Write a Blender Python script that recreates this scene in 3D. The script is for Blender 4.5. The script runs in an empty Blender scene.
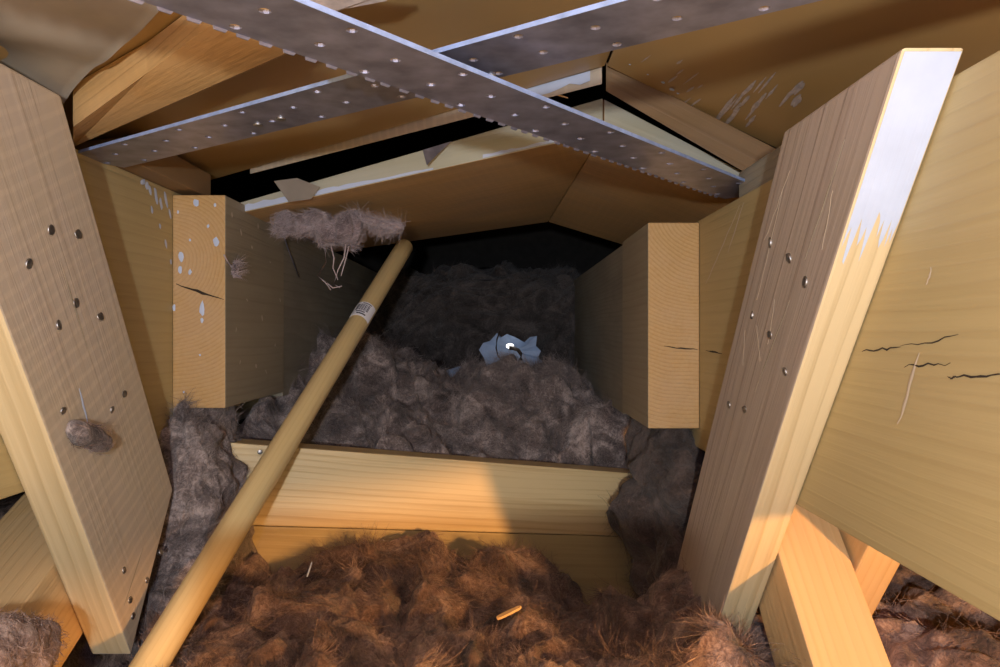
import bpy, bmesh, math, random
import numpy as np
from mathutils import Vector, Matrix, Quaternion
random.seed(7); rng = np.random.default_rng(7)
scene = bpy.context.scene
COL = scene.collection

# ------------------------------------------------------------------ camera
F = 720.0                 # focal length in pixels of the 1000 x 667 frame
ZC = 0.42                 # lens height above the boards under the insulation
cam_d = bpy.data.cameras.new('camera'); cam = bpy.data.objects.new('camera', cam_d); COL.objects.link(cam)
cam_d.sensor_width = 36.0; cam_d.lens = 36.0*F/1000.0; cam_d.clip_start = 0.01
cam.location = (0, 0, ZC); cam.rotation_euler = (math.radians(90), 0, 0)
scene.camera = cam

# ------------------------------------------------------------------ world, lights, exposure
w = bpy.data.worlds.new('world'); scene.world = w; w.use_nodes = True
bg = w.node_tree.nodes['Background']; bg.inputs[0].default_value = (0.75, 0.78, 1.0, 1); bg.inputs[1].default_value = 0.03
scene.view_settings.view_transform = 'Standard'; scene.view_settings.look = 'None'
scene.view_settings.gamma = 1.0; scene.view_settings.use_curve_mapping = False
scene.view_settings.exposure = 0.0

def lamp(name, kind, loc, power, col, radius=0.02, aim=None, size=None, blend=0.1):
    d = bpy.data.lights.new(name, kind); o = bpy.data.objects.new(name, d); COL.objects.link(o)
    d.energy = power; d.color = col; d.shadow_soft_size = radius
    o.location = (loc[0], loc[1], loc[2]+ZC)
    if aim is not None:
        o.rotation_euler = Vector(aim).to_track_quat('-Z', 'Y').to_euler()
    if size: d.spot_size = math.radians(size); d.spot_blend = blend
    return o
# torch behind the phone, weak cool headlamp, warm work lamp standing to the right beyond the long beam
lamp('torch_light', 'POINT', (-0.03, -0.30, 0.0), 21.0, (0.95, 0.96, 1.0), 0.012)
lamp('head_lamp_light', 'POINT', (-0.04, -0.05, 0.09), 2.2, (0.32, 0.46, 1.0), 0.01)
lamp('work_lamp_light', 'SPOT', (0.75, -0.45, -0.058), 84.0, (1.0, 0.48, 0.155), 0.035, aim=(-.62, 1.1, -.66), size=62, blend=0.1)
# lit room below the hatch the viewer stands in
hd = bpy.data.lights.new('hatch_room_light', 'AREA'); ho = bpy.data.objects.new('hatch_room_light', hd); COL.objects.link(ho)
hd.shape = 'RECTANGLE'; hd.size = .55; hd.size_y = .40; hd.energy = 3.2; hd.color = (1.0, .66, .34)
ho.location = (0, -.12, ZC-.28); ho.rotation_euler = (math.radians(180), 0, 0)

# ------------------------------------------------------------------ helpers
def P(px, py, d):         # a point at depth d (metres) in front of the lens
    return Vector(((px-500.0)*d/F, d, ZC-(py-333.5)*d/F))
def PX(px, py, X):        # the point on the plane x = X
    return P(px, py, X*F/(px-500.0))
def V(x, y, z): return Vector((x, y, z+ZC))

def link(o, parent=None):
    COL.objects.link(o)
    if parent is not None: o.parent = parent
    return o
def tag(o, label=None, cat=None, group=None, kind=None):
    if label: o['label'] = label
    if cat: o['category'] = cat
    if group: o['group'] = group
    if kind: o['kind'] = kind
    return o
def mesh_obj(name, verts, faces, mat, parent=None, smooth=False):
    me = bpy.data.meshes.new(name); me.from_pydata([tuple(v) for v in verts], [], faces); me.update()
    me.materials.append(mat)
    if smooth: me.polygons.foreach_set('use_smooth', [True]*len(me.polygons))
    return link(bpy.data.objects.new(name, me), parent)
def bm_obj(name, bm, mat, parent=None, smooth=False):
    me = bpy.data.meshes.new(name); bmesh.ops.recalc_face_normals(bm, faces=bm.faces); bm.to_mesh(me); bm.free()
    me.materials.append(mat)
    if smooth: me.polygons.foreach_set('use_smooth', [True]*len(me.polygons))
    return link(bpy.data.objects.new(name, me), parent)

def grain(o, L, W, off=None):      # stores wood-grain coordinates: along, across, through
    L = Vector(L).normalized(); W = Vector(W); W = (W - L*W.dot(L)).normalized(); T = L.cross(W)
    if off is None: off = (random.uniform(0, 5), random.uniform(.02, .09), random.uniform(.02, .09))
    M = np.array([L, W, T]); me = o.data; n = len(me.vertices)
    co = np.empty(n*3); me.vertices.foreach_get('co', co); co = co.reshape(-1, 3)
    c = co.mean(axis=0)
    g = (co-c) @ M.T + np.array(off)
    a = me.attributes.new('gp', 'FLOAT_VECTOR', 'POINT'); a.data.foreach_set('vector', g.astype(np.float32).ravel())

def hexa(name, c, mat, parent=None, bevel=0.0015, L=None, W=None, off=None):
    """c: 4 corners of one face then the 4 matching corners of the opposite face"""
    bm = bmesh.new(); v = [bm.verts.new(p) for p in c]
    for f in ((0,1,2,3), (7,6,5,4), (0,4,5,1), (1,5,6,2), (2,6,7,3), (3,7,4,0)): bm.faces.new([v[i] for i in f])
    bmesh.ops.recalc_face_normals(bm, faces=bm.faces)
    if bevel: bmesh.ops.bevel(bm, geom=list(bm.edges), offset=bevel, segments=2, affect='EDGES', profile=0.6)
    o = bm_obj(name, bm, mat, parent)
    if L is None: L = c[1]-c[0]
    if W is None: W = c[3]-c[0]
    grain(o, L, W, off)
    return o
def box(name, x0, x1, y0, y1, z0, z1, mat, axis='y', **k):
    c = [V(x0,y0,z0), V(x0,y1,z0), V(x0,y1,z1), V(x0,y0,z1), V(x1,y0,z0), V(x1,y1,z0), V(x1,y1,z1), V(x1,y0,z1)]
    L = {'x': (1,0,0), 'y': (0,1,0), 'z': (0,0,1)}[axis]; W = (0,0,1) if axis != 'z' else (0,1,0)
    return hexa(name, c, mat, L=L, W=W, **k)

# ------------------------------------------------------------------ numpy noise
_perm = rng.permutation(4096); _grad = rng.normal(size=(4096, 3)); _grad /= np.linalg.norm(_grad, axis=1)[:, None]
def noise(p):
    i = np.floor(p).astype(np.int64); f = p-i; u = f*f*f*(f*(f*6-15)+10); r = 0
    for dx in (0, 1):
        for dy in (0, 1):
            for dz in (0, 1):
                h = _perm[(i[:,0]+dx) & 4095]; h = _perm[(h+i[:,1]+dy) & 4095]; h = _perm[(h+i[:,2]+dz) & 4095]
                g = _grad[h]; d = g[:,0]*(f[:,0]-dx)+g[:,1]*(f[:,1]-dy)+g[:,2]*(f[:,2]-dz)
                wt = (u[:,0] if dx else 1-u[:,0])*(u[:,1] if dy else 1-u[:,1])*(u[:,2] if dz else 1-u[:,2])
                r = r+wt*d
    return r*1.6
def noise3(p): return np.stack([noise(p), noise(p+31.7), noise(p-17.3)], 1)
def fbm(p, o=4):
    r = 0; a = 1.0
    for k in range(o): r = r+a*noise(p); p = p*2.03+11.1; a *= .5
    return r

# ------------------------------------------------------------------ materials
def nodes(name):
    m = bpy.data.materials.new(name); m.use_nodes = True; nt = m.node_tree
    b = nt.nodes['Principled BSDF']
    return m, nt, b
def N(nt, t, **k):
    n = nt.nodes.new(t)
    for a, v in k.items(): setattr(n, a, v)
    return n
def ramp(nt, stops):
    r = N(nt, 'ShaderNodeValToRGB'); e = r.color_ramp.elements
    while len(e) < len(stops): e.new(0.5)
    for i, (p, c) in enumerate(stops): e[i].position = p; e[i].color = (*c, 1)
    return r
def wood(name, light, dark, ring=55.0, ring_amt=0.5, rough=0.6, blotch=None, blotch_amt=0.35, bump=0.42, streak=0.5, saw=0.0):
    m, nt, b = nodes(name); lk = nt.links.new
    at = N(nt, 'ShaderNodeAttribute', attribute_name='gp')
    def scaled(s, src=at.outputs['Vector']):
        v = N(nt, 'ShaderNodeVectorMath', operation='MULTIPLY'); lk(src, v.inputs[0]); v.inputs[1].default_value = s; return v.outputs[0]
    warp = N(nt, 'ShaderNodeTexNoise'); lk(scaled((2.2, 9, 9)), warp.inputs['Vector']); warp.inputs['Scale'].default_value = 1; warp.inputs['Detail'].default_value = 2
    ws = N(nt, 'ShaderNodeVectorMath', operation='SCALE'); lk(warp.outputs['Color'], ws.inputs[0]); ws.inputs['Scale'].default_value = 0.022
    ad = N(nt, 'ShaderNodeVectorMath', operation='ADD'); lk(scaled((0.06, 1, 1)), ad.inputs[0]); lk(ws.outputs[0], ad.inputs[1])
    wv = N(nt, 'ShaderNodeTexWave', wave_type='RINGS', rings_direction='X', wave_profile='SAW'); lk(ad.outputs[0], wv.inputs['Vector'])
    wv.inputs['Scale'].default_value = ring; wv.inputs['Distortion'].default_value = 0.6; wv.inputs['Detail'].default_value = 1
    rr = ramp(nt, [(0.0, (0,0,0)), (0.55, (.25,.25,.25)), (0.9, (1,1,1)), (1.0, (0.1,.1,.1))]); lk(wv.outputs['Fac'], rr.inputs[0])
    fine = N(nt, 'ShaderNodeTexNoise'); lk(scaled((6, 260, 260)), fine.inputs['Vector']); fine.inputs['Scale'].default_value = 1; fine.inputs['Detail'].default_value = 3
    st = N(nt, 'ShaderNodeTexNoise'); lk(scaled((2.0, 45, 45)), st.inputs['Vector']); st.inputs['Scale'].default_value = 1; st.inputs['Detail'].default_value = 3
    # ring amount * mix
    mul = N(nt, 'ShaderNodeMath', operation='MULTIPLY'); lk(rr.outputs[0], mul.inputs[0]); mul.inputs[1].default_value = ring_amt
    s2 = N(nt, 'ShaderNodeMath', operation='MULTIPLY_ADD'); lk(st.outputs['Fac'], s2.inputs[0]); s2.inputs[1].default_value = streak*1.6; s2.inputs[2].default_value = -streak*0.8
    f2 = N(nt, 'ShaderNodeMath', operation='MULTIPLY_ADD'); lk(fine.outputs['Fac'], f2.inputs[0]); f2.inputs[1].default_value = .8; f2.inputs[2].default_value = -.36
    a1 = N(nt, 'ShaderNodeMath', operation='ADD'); lk(mul.outputs[0], a1.inputs[0]); lk(s2.outputs[0], a1.inputs[1])
    a2 = N(nt, 'ShaderNodeMath', operation='ADD', use_clamp=True); lk(a1.outputs[0], a2.inputs[0]); lk(f2.outputs[0], a2.inputs[1])
    mx = N(nt, 'ShaderNodeMix', data_type='RGBA'); lk(a2.outputs[0], mx.inputs['Factor']); mx.inputs[6].default_value = (*light, 1); mx.inputs[7].default_value = (*dark, 1)
    out = mx.outputs[2]
    if blotch:
        bn = N(nt, 'ShaderNodeTexNoise'); lk(scaled((5, 12, 12)), bn.inputs['Vector']); bn.inputs['Scale'].default_value = 1; bn.inputs['Detail'].default_value = 5; bn.inputs['Roughness'].default_value = .65
        br = ramp(nt, [(0.42, (0,0,0)), (0.68, (1,1,1))]); lk(bn.outputs['Fac'], br.inputs[0])
        bm_ = N(nt, 'ShaderNodeMath', operation='MULTIPLY'); lk(br.outputs[0], bm_.inputs[0]); bm_.inputs[1].default_value = blotch_amt
        m2 = N(nt, 'ShaderNodeMix', data_type='RGBA'); lk(bm_.outputs[0], m2.inputs['Factor']); lk(out, m2.inputs[6]); m2.inputs[7].default_value = (*blotch, 1); out = m2.outputs[2]
    lk(out, b.inputs['Base Color']); b.inputs['Roughness'].default_value = rough
    h = a2.outputs[0]
    if saw:   # saw marks across the board
        sw = N(nt, 'ShaderNodeTexWave', wave_type='BANDS', bands_direction='X'); lk(scaled((1, .55, .3)), sw.inputs['Vector']); sw.inputs['Scale'].default_value = 26; sw.inputs['Distortion'].default_value = 2.5; sw.inputs['Detail'].default_value = 2
        sa = N(nt, 'ShaderNodeMath', operation='MULTIPLY_ADD'); lk(sw.outputs['Fac'], sa.inputs[0]); sa.inputs[1].default_value = saw*.4; lk(h, sa.inputs[2]); h = sa.outputs[0]
        sr = ramp(nt, [(.60, (0,0,0)), (.92, (1,1,1))]); lk(sw.outputs['Fac'], sr.inputs[0]); sn = N(nt, 'ShaderNodeMath', operation='MULTIPLY'); lk(sr.outputs[0], sn.inputs[0]); lk(warp.outputs['Fac'], sn.inputs[1])
        m3 = N(nt, 'ShaderNodeMix', data_type='RGBA'); sc = N(nt, 'ShaderNodeMath', operation='MULTIPLY'); lk(sn.outputs[0], sc.inputs[0]); sc.inputs[1].default_value = saw*1.4; lk(sc.outputs[0], m3.inputs['Factor']); lk(out, m3.inputs[6]); m3.inputs[7].default_value = (*[min(1, c*1.35) for c in light], 1); lk(m3.outputs[2], b.inputs['Base Color'])
    bp = N(nt, 'ShaderNodeBump'); bp.inputs['Strength'].default_value = bump; bp.inputs['Distance'].default_value = 0.0015; lk(h, bp.inputs['Height']); lk(bp.outputs[0], b.inputs['Normal'])
    return m
def plain(name, col, rough=0.6, metal=0.0, var=0.25, scale=40.0, bump=0.0):
    m, nt, b = nodes(name); lk = nt.links.new
    tc = N(nt, 'ShaderNodeTexCoord'); n = N(nt, 'ShaderNodeTexNoise'); lk(tc.outputs['Object'], n.inputs['Vector']); n.inputs['Scale'].default_value = scale; n.inputs['Detail'].default_value = 5
    r = ramp(nt, [(0.25, tuple(c*(1-var) for c in col)), (0.75, tuple(min(1, c*(1+var)) for c in col))]); lk(n.outputs['Fac'], r.inputs[0])
    lk(r.outputs[0], b.inputs['Base Color']); b.inputs['Roughness'].default_value = rough; b.inputs['Metallic'].default_value = metal
    if bump:
        bp = N(nt, 'ShaderNodeBump'); bp.inputs['Strength'].default_value = bump; bp.inputs['Distance'].default_value = 0.002; lk(n.outputs['Fac'], bp.inputs['Height']); lk(bp.outputs[0], b.inputs['Normal'])
    return m
def woolmat(name, dark, mid, lite):
    m, nt, b = nodes(name); lk = nt.links.new
    tc = N(nt, 'ShaderNodeTexCoord')
    n0 = N(nt, 'ShaderNodeTexNoise'); lk(tc.outputs['Object'], n0.inputs['Vector']); n0.inputs['Scale'].default_value = 14; n0.inputs['Detail'].default_value = 8; n0.inputs['Roughness'].default_value = .62; n0.inputs['Distortion'].default_value = 1.6
    n1 = N(nt, 'ShaderNodeTexNoise'); lk(tc.outputs['Object'], n1.inputs['Vector']); n1.inputs['Scale'].default_value = 120; n1.inputs['Detail'].default_value = 6; n1.inputs['Roughness'].default_value = .75; n1.inputs['Distortion'].default_value = 2.5
    mixf = N(nt, 'ShaderNodeMath', operation='MULTIPLY_ADD'); lk(n1.outputs['Fac'], mixf.inputs[0]); mixf.inputs[1].default_value = .45; 
    m0 = N(nt, 'ShaderNodeMath', operation='MULTIPLY'); lk(n0.outputs['Fac'], m0.inputs[0]); m0.inputs[1].default_value = .6; lk(m0.outputs[0], mixf.inputs[2])
    r = ramp(nt, [(0.40, dark), (0.53, mid), (0.66, lite)]); lk(mixf.outputs[0], r.inputs[0])
    lk(r.outputs[0], b.inputs['Base Color']); b.inputs['Roughness'].default_value = 0.95; b.inputs['Specular IOR Level'].default_value = .15
    b.inputs['Sheen Weight'].default_value = .25; b.inputs['Sheen Roughness'].default_value = .5
    bp = N(nt, 'ShaderNodeBump'); bp.inputs['Strength'].default_value = .9; bp.inputs['Distance'].default_value = 0.006; lk(mixf.outputs[0], bp.inputs['Height']); lk(bp.outputs[0], b.inputs['Normal'])
    return m

M_beam   = wood('pine_beam', (.47,.365,.17), (.36,.265,.11), ring=30, ring_amt=.28, rough=.55, blotch=(.42,.31,.17), blotch_amt=.25, streak=.35)
M_strut  = wood('pine_strut_grey', (.52,.43,.31), (.40,.31,.205), ring=30, ring_amt=.12, rough=.5, blotch=(.50,.42,.36), blotch_amt=.5, streak=.35, saw=.35)
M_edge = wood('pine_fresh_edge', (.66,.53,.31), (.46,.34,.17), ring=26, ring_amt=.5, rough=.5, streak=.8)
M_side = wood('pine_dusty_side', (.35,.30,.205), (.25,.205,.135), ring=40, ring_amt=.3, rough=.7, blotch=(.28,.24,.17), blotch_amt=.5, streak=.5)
M_batt = wood('dark_batten', (.24,.145,.065), (.16,.09,.04), ring=30, ring_amt=.3, rough=.6, streak=.5)
M_strutR = wood('pine_strut_brown', (.42,.34,.265), (.27,.20,.15), ring=30, ring_amt=.3, rough=.5, blotch=(.46,.36,.31), blotch_amt=.4, streak=.7)
M_end    = wood('pine_end_grain', (.53,.335,.135), (.42,.235,.075), ring=75, ring_amt=.6, rough=.7, blotch=(.52,.36,.22), blotch_amt=.4, streak=.3)
M_grey   = wood('pine_greyed', (.31,.285,.215), (.21,.19,.14), ring=48, ring_amt=.4, rough=.8, blotch=(.20,.18,.14), blotch_amt=.6, streak=.5)
M_cross  = wood('pine_cross', (.70,.54,.28), (.48,.31,.12), ring=60, ring_amt=.4, rough=.5, streak=.9)
M_deck   = wood('brown_deck', (.46,.29,.105), (.33,.19,.06), ring=20, ring_amt=.2, rough=.38, blotch=(.38,.25,.12), blotch_amt=.5, streak=.3, bump=.15)
M_ridge  = wood('ridge_board', (.62,.38,.155), (.45,.25,.085), ring=30, ring_amt=.3, rough=.5, blotch=(.40,.27,.15), blotch_amt=.4, streak=.5, saw=.1)
M_brace  = wood('brace_wood', (.62,.42,.20), (.47,.28,.11), ring=40, ring_amt=.3, rough=.6, blotch=(.55,.40,.22), blotch_amt=.4, streak=.35)
M_stick  = wood('broom_stick', (.66,.50,.24), (.50,.34,.14), ring=60, ring_amt=.3, rough=.42, streak=.5, bump=.08)
M_metal  = plain('galvanised_steel', (.31,.315,.41), rough=.36, metal=.72, var=.35, scale=60, bump=.05)
M_zinc_glint   = plain('zinc_edge_glint', (.30,.40,.66), rough=.35, metal=.15, var=.25, scale=90)  # bluish lamp glint on the strap edge, put into the colour
M_wash   = wood('greyed_front', (.42,.41,.31), (.30,.28,.19), ring=30, ring_amt=.3, rough=.7, blotch=(.50,.49,.40), blotch_amt=.4, streak=.6)
M_nail   = plain('nail_steel', (.36,.35,.34), rough=.45, metal=1.0, var=.3, scale=300)
M_hole   = plain('dark_gap', (.03,.02,.012), rough=.9, var=.2)
M_paint  = plain('white_paint', (.50,.58,.74), rough=.5, var=.08)
M_foil   = plain('roof_foil_grey', (.25,.215,.17), rough=.42, var=.35, scale=14, bump=.25)
M_dark   = plain('dark_roof_felt', (.022,.02,.018), rough=.9, var=.3)
M_floor  = plain('ceiling_boards', (.25,.18,.11), rough=.8, var=.3)
M_paper  = plain('white_label_paper', (.90,.91,.97), rough=.5, var=.04)
M_ink    = plain('printed_ink', (.07,.07,.10), rough=.6, var=.1)
M_blue   = plain('blue_plastic_sheet', (.24,.33,.50), rough=.45, var=.25, scale=30)
M_chip   = plain('wood_chip', (.78,.50,.22), rough=.6, var=.15)
M_woolF  = woolmat('brown_mineral_wool', (.03,.018,.014), (.20,.12,.09), (.54,.38,.30))
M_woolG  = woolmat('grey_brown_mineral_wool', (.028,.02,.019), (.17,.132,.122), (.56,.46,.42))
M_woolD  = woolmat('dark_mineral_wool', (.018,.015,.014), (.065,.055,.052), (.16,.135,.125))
M_woolShade  = woolmat('shade_dark_wool', (.018,.012,.010), (.070,.048,.038), (.16,.115,.095))  # brown wool darkened so its colour carries the torch shadow
M_fibShade   = woolmat('shade_dark_fibre', (.022,.015,.012), (.085,.06,.048), (.19,.14,.115))
M_fib    = woolmat('brown_wool_fibre', (.035,.02,.015), (.23,.14,.105), (.70,.50,.41))
M_fibG   = woolmat('grey_wool_fibre', (.035,.027,.026), (.22,.175,.165), (.72,.62,.58))
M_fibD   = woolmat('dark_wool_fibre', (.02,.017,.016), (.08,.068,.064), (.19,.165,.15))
m, nt, b = nodes('lamp_glow'); b.inputs['Emission Color'].default_value = (1.0, .98, .92, 1); b.inputs['Emission Strength'].default_value = 3.0; M_glow = m

# ------------------------------------------------------------------ the setting
fl = box('floor', -1.2, 1.2, -.6, 2.4, -.46, -.42, M_floor, bevel=0); tag(fl, 'ceiling boards under the brown insulation', 'floor', kind='structure')
for nm, a in (('wall_back', (-1.2,1.2,2.4,2.46,-.46,.62)), ('wall_left', (-1.26,-1.2,-.6,2.46,-.46,.62)), ('wall_right', (1.2,1.26,-.6,2.46,-.46,.62))):
    tag(box(nm, *a, M_dark, bevel=0), 'dark felt at the edge of the attic', 'wall', kind='structure')
# roof felt over everything, a low gable
rx = .108
felt = [V(-1.26,-.6,.30), V(-1.26,2.46,.30), V(rx,2.46,.60), V(rx,-.6,.60), V(1.26,-.6,.34), V(1.26,2.46,.34)]
felt += [p+Vector((0,0,.02)) for p in felt]
ceil = mesh_obj('ceiling', felt, [(0,1,2,3),(3,2,5,4),(6,9,8,7),(9,10,11,8),(0,6,7,1),(4,5,11,10),(0,3,9,6),(3,4,10,9),(1,7,8,2),(2,8,11,5)], M_dark)
tag(ceil, 'dark roofing felt above the brown roof boards', 'ceiling', kind='structure')

def slope_panel(name, c4, th, mat, parent=None, L=None, bevel=.0012, **k):
    n = (c4[1]-c4[0]).cross(c4[3]-c4[0]).normalized()
    if n.z < 0: n = -n
    return hexa(name, c4+[p+n*th for p in c4], mat, parent, bevel=bevel, L=L, **k)
# near roof boards, one on either side of the ridge
BA = P(605, 66, .74); BL = P(160, 195, .95); BR = P(785, 153, .80)
def fwd(p, y, dx=0): return Vector((p.x+dx, y, p.z))
BL2 = BA+(BL-BA)*1.75; BR2 = BA+(BR-BA)*3.2
dl = slope_panel('roof_panel', [BA, BL2, fwd(BL2, -.5), fwd(BA, -.5)], .02, M_deck, L=(0,1,.0), W=None)
dr = slope_panel('roof_panel', [BA+Vector((.002,0,0)), BR2, fwd(BR2, -.5), fwd(BA, -.5, .002)], .02, M_deck, L=(0,1,0))
for o, t in ((dl, 'brown roof board on the left slope above both steel straps'), (dr, 'brown roof board on the right slope with pale painted glare streaks')):
    tag(o, t, 'roof board', 'near roof boards')
# ------------------------------------------------------------------ long beams running into the attic
XL, XR = -.369, .225        # inner faces of the two long beams
bL = box('long_beam', XL-.06, XL, -.45, 2.35, -.123, .161, M_beam, off=(1.0,.25,.05)); tag(bL, 'long pine beam at left, its face spattered with lilac paint drips', 'beam', 'long roof beams')
bR = box('long_beam', XR, XR+.06, -.45, 2.35, -.130, .128, M_beam, off=(3.0,.31,.04)); tag(bR, 'wide long pine beam filling the right edge, with cracks along its face', 'beam', 'long roof beams')
eL = box('trimmer_beam', XL+.0005, XL+.060, .81, 1.03, -.084, .156, M_end, off=(.4,-.055,.025), bevel=.002); tag(eL, 'short beam end at left with white paint spots and split end grain', 'beam', 'doubling beam ends')
eR = box('trimmer_beam', XR-.0585, XR-.0005,   .81, .98, -.107, .125, M_end, off=(2.4,-.15,-.05), bevel=.002); tag(eR, 'short beam end at right, clean orange end grain with one crack', 'beam', 'doubling beam ends')
gL = box('rear_beam', XL+.0005, XL+.058, 1.031, 2.35, -.090, .154, M_grey); tag(gL, 'greyed rear beam lining the left side of the dark tunnel', 'beam', 'greyed rear beams')
gR = box('rear_beam', XR-.0565, XR-.0005, .981, 2.35, -.110, .122, M_grey); tag(gR, 'greyed rear beam lining the right side of the dark tunnel', 'beam', 'greyed rear beams')

# ------------------------------------------------------------------ leaning struts nailed to the beams
def strut(name, x0, x1, yz, mat, W=None):
    """yz: near-top, far-top, far-bottom, near-bottom in the plane of the wide face"""
    c = [V(x0, y, z) for y, z in yz]+[V(x1, y, z) for y, z in yz]
    return hexa(name, [c[0],c[3],c[2],c[1],c[4],c[7],c[6],c[5]], mat, bevel=.0018, L=c[3]-c[0], W=c[1]-c[0])
sl = .57                     # run over drop of the left strut
ytL = .479-.57*(.1815-.0223)
sL = strut('strut', -.333, XL+.0006, [(ytL, .1815), (.546, .1805), (.733, -.159), (.650, -.290)], M_strut)
tag(sL, 'wide pale strut leaning at left with nails and saw marks', 'strut', 'leaning struts')
ysR = .347
def yR(z): return ysR+.74*(.138-z)
def yR2(z): return .492+.76*(.138-z)
sR = strut('strut', .194, XR-.0006, [(yR(.138), .138), (yR2(.138), .138), (yR2(-.34), -.34), (yR(-.34), -.34)], M_strutR)
tag(sR, 'brown strut leaning at right with bright pale front edge', 'strut', 'leaning struts')
sO = strut('strut', XR+.0606, XR+.094, [(yR(.120)-.012, .120), (yR2(.120), .120), (yR2(-.34), -.34), (yR(-.34)-.012, -.34)], M_brace)
tag(sO, 'sunlit yellow strut edge behind the long right beam', 'strut', 'leaning struts')
sO['label'] = 'strut behind the right long beam, only its glowing yellow edge showing'
# braces below the beams that lean the other way
def brace(x0, x1, y1, z1, slope, drop, depth):
    dy = Vector((0, slope, 1)).normalized(); n = Vector((0, 1, -slope)).normalized()
    a = V(x0, y1, z1); b_ = V(x1, y1, z1); e = -dy*drop
    c = [a, a+e, a+e+n*depth, a+n*depth, b_, b_+e, b_+e+n*depth, b_+n*depth]
    return hexa('brace', c, M_brace, bevel=.0018, L=dy, W=n)
br = brace(XR+.001, XR+.058, .632, -.1335, 1.05, .28, .075); tag(br, 'orange-lit brace under the right long beam, leaning towards the viewer', 'brace', 'lower braces')
bl = brace(XL-.081, XL-.001, .73, -.126, 2.0, .50, .085); tag(bl, 'pale brace under the left long beam at the bottom left corner', 'brace', 'lower braces')

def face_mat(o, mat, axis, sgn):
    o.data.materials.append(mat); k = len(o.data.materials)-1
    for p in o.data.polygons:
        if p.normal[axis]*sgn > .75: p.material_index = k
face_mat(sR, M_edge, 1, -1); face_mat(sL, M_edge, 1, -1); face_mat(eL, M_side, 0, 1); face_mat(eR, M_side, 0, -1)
# nails in the struts
def disc_nail(pt, nrm, r, parent, tilt=(0,0,0)):
    bm = bmesh.new(); q = (Vector(nrm)+Vector(tilt)).normalized().to_track_quat('Z', 'Y')
    prof = [(r*.8, -.003), (r, -.0002), (r, .0005), (r*.85, .0008), (0, .0007)]; rings = []
    for rr, h in prof[:-1]:
        rings.append([bm.verts.new(Vector(pt)+q @ Vector((rr*math.cos(a*math.pi/5), rr*math.sin(a*math.pi/5), h))) for a in range(10)])
    top = bm.verts.new(Vector(pt)+q @ Vector((0,0,prof[-1][1])))
    for A, B in zip(rings, rings[1:]):
        for i in range(10): bm.faces.new((A[i], A[(i+1)%10], B[(i+1)%10], B[i]))
    for i in range(10): bm.faces.new((rings[-1][i], rings[-1][(i+1)%10], top))
    return bm_obj('nail', bm, M_nail, parent, True)
for i, (x, y) in enumerate([(51,230),(78,234),(29,264),(76,303),(59,325),(100,316),(124,394),(112,410),(63,411),(124,570),(147,580),(130,600),(133,616),(161,552)]):
    disc_nail(PX(x, y, -.333), (1,0,0), .0042 if i < 6 else .0032, sL, (0, random.uniform(-.3,.3), random.uniform(-.3,.3)))
for i, (x, y) in enumerate([(770,243),(789,259),(805,282),(752,315),(770,335),(785,372),(729,405),(745,410)]):
    disc_nail(PX(x, y, .194), (-1,0,0), .0040 if i < 3 else .0032, sR, (0, random.uniform(-.3,.3), random.uniform(-.3,.3)))

# cracks, scratches and paint spots with shapes of their own
def sliver(name, pts, width, nrm, mat, parent, lift=.0003):
    nrm = Vector(nrm).normalized(); vs = []; fs = []; n = len(pts)
    for i, p in enumerate(pts):
        t = (pts[min(i+1, n-1)]-pts[max(i-1, 0)]).normalized(); s = nrm.cross(t)
        wv = width*(0.15+math.sin(math.pi*(i+.3)/(n-.4)))*random.uniform(.6, 1.2)*.5
        vs += [p+s*wv+nrm*lift*.3, p+nrm*lift, p-s*wv+nrm*lift*.3]
    for i in range(n-1):
        a = i*3; fs += [(a, a+1, a+4, a+3), (a+1, a+2, a+5, a+4)]
    return mesh_obj(name, vs, fs, mat, parent)
def jag(a, b_, n, amp):
    out = []
    for i in range(n+1):
        p = a.lerp(b_, i/n); out.append(p+Vector((0, random.uniform(-amp, amp) if abs(a.x-b_.x) < .001 else 0, random.uniform(-amp, amp))))
    return out
FY = .81
def onY(px, py, y=FY-.0004): return P(px, py, y)
sliver('crack', jag(onY(176,284), onY(224,300), 9, .0006), .0024, (0,-1,0), M_hole, eL)
sliver('crack', jag(onY(664,346), onY(698,350), 8, .0008), .0013, (0,-1,0), M_hole, eR)
sliver('crack', jag(PX(706,350,XR-.0003), PX(722,353,XR-.0003), 5, .0008), .0016, (-1,0,0), M_hole, bR)
for a, b_, wd in (((862,351),(900,347),.0011), ((900,347),(960,336),.0007), ((905,366),(950,364),.0009), ((955,377),(1004,374),.0013), ((948,377),(958,378),.0008)):
    sliver('crack', jag(PX(*a, XR-.0003), PX(*b_, XR-.0003), 9, .0009), wd, (-1,0,0), M_hole, bR)
for a, b_, wd in (((898,425),(919,354),.0026), ((926,285),(932,268),.0016)):
    sliver('scuff_or_glare', jag(PX(*a, XR-.0003), PX(*b_, XR-.0003), 7, .0008), wd, (-1,0,0), M_strut, bR)
for a, b_ in (((706,284),(740,205)), ((728,252),(744,202))):
    sliver('scuff_or_glare', jag(PX(*a, XR-.0003), PX(*b_, XR-.0003), 9, .0008), .0022, (-1,0,0), M_strut, bR)
sliver('crack', jag(PX(60,260,-.3327), PX(88,350,-.3327), 7, .0004), .0013, (1,0,0), M_side, sL)
sliver('crack', jag(PX(143,548,-.3327), PX(124,606,-.3327), 6, .0004), .0016, (1,0,0), M_side, sL)
sliver('scuff_or_glare', jag(PX(79,388,-.3327), PX(88,424,-.3327), 6, .0004), .0022, (1,0,0), M_paint, sL)
sliver('crack', jag(PX(790,300,.1937), PX(755,392,.1937), 9, .0005), .0016, (-1,0,0), M_side, sR)
sliver('crack', jag(PX(845,140,.1937), PX(805,260,.1937), 9, .0005), .0012, (-1,0,0), M_side, sR)
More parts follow.
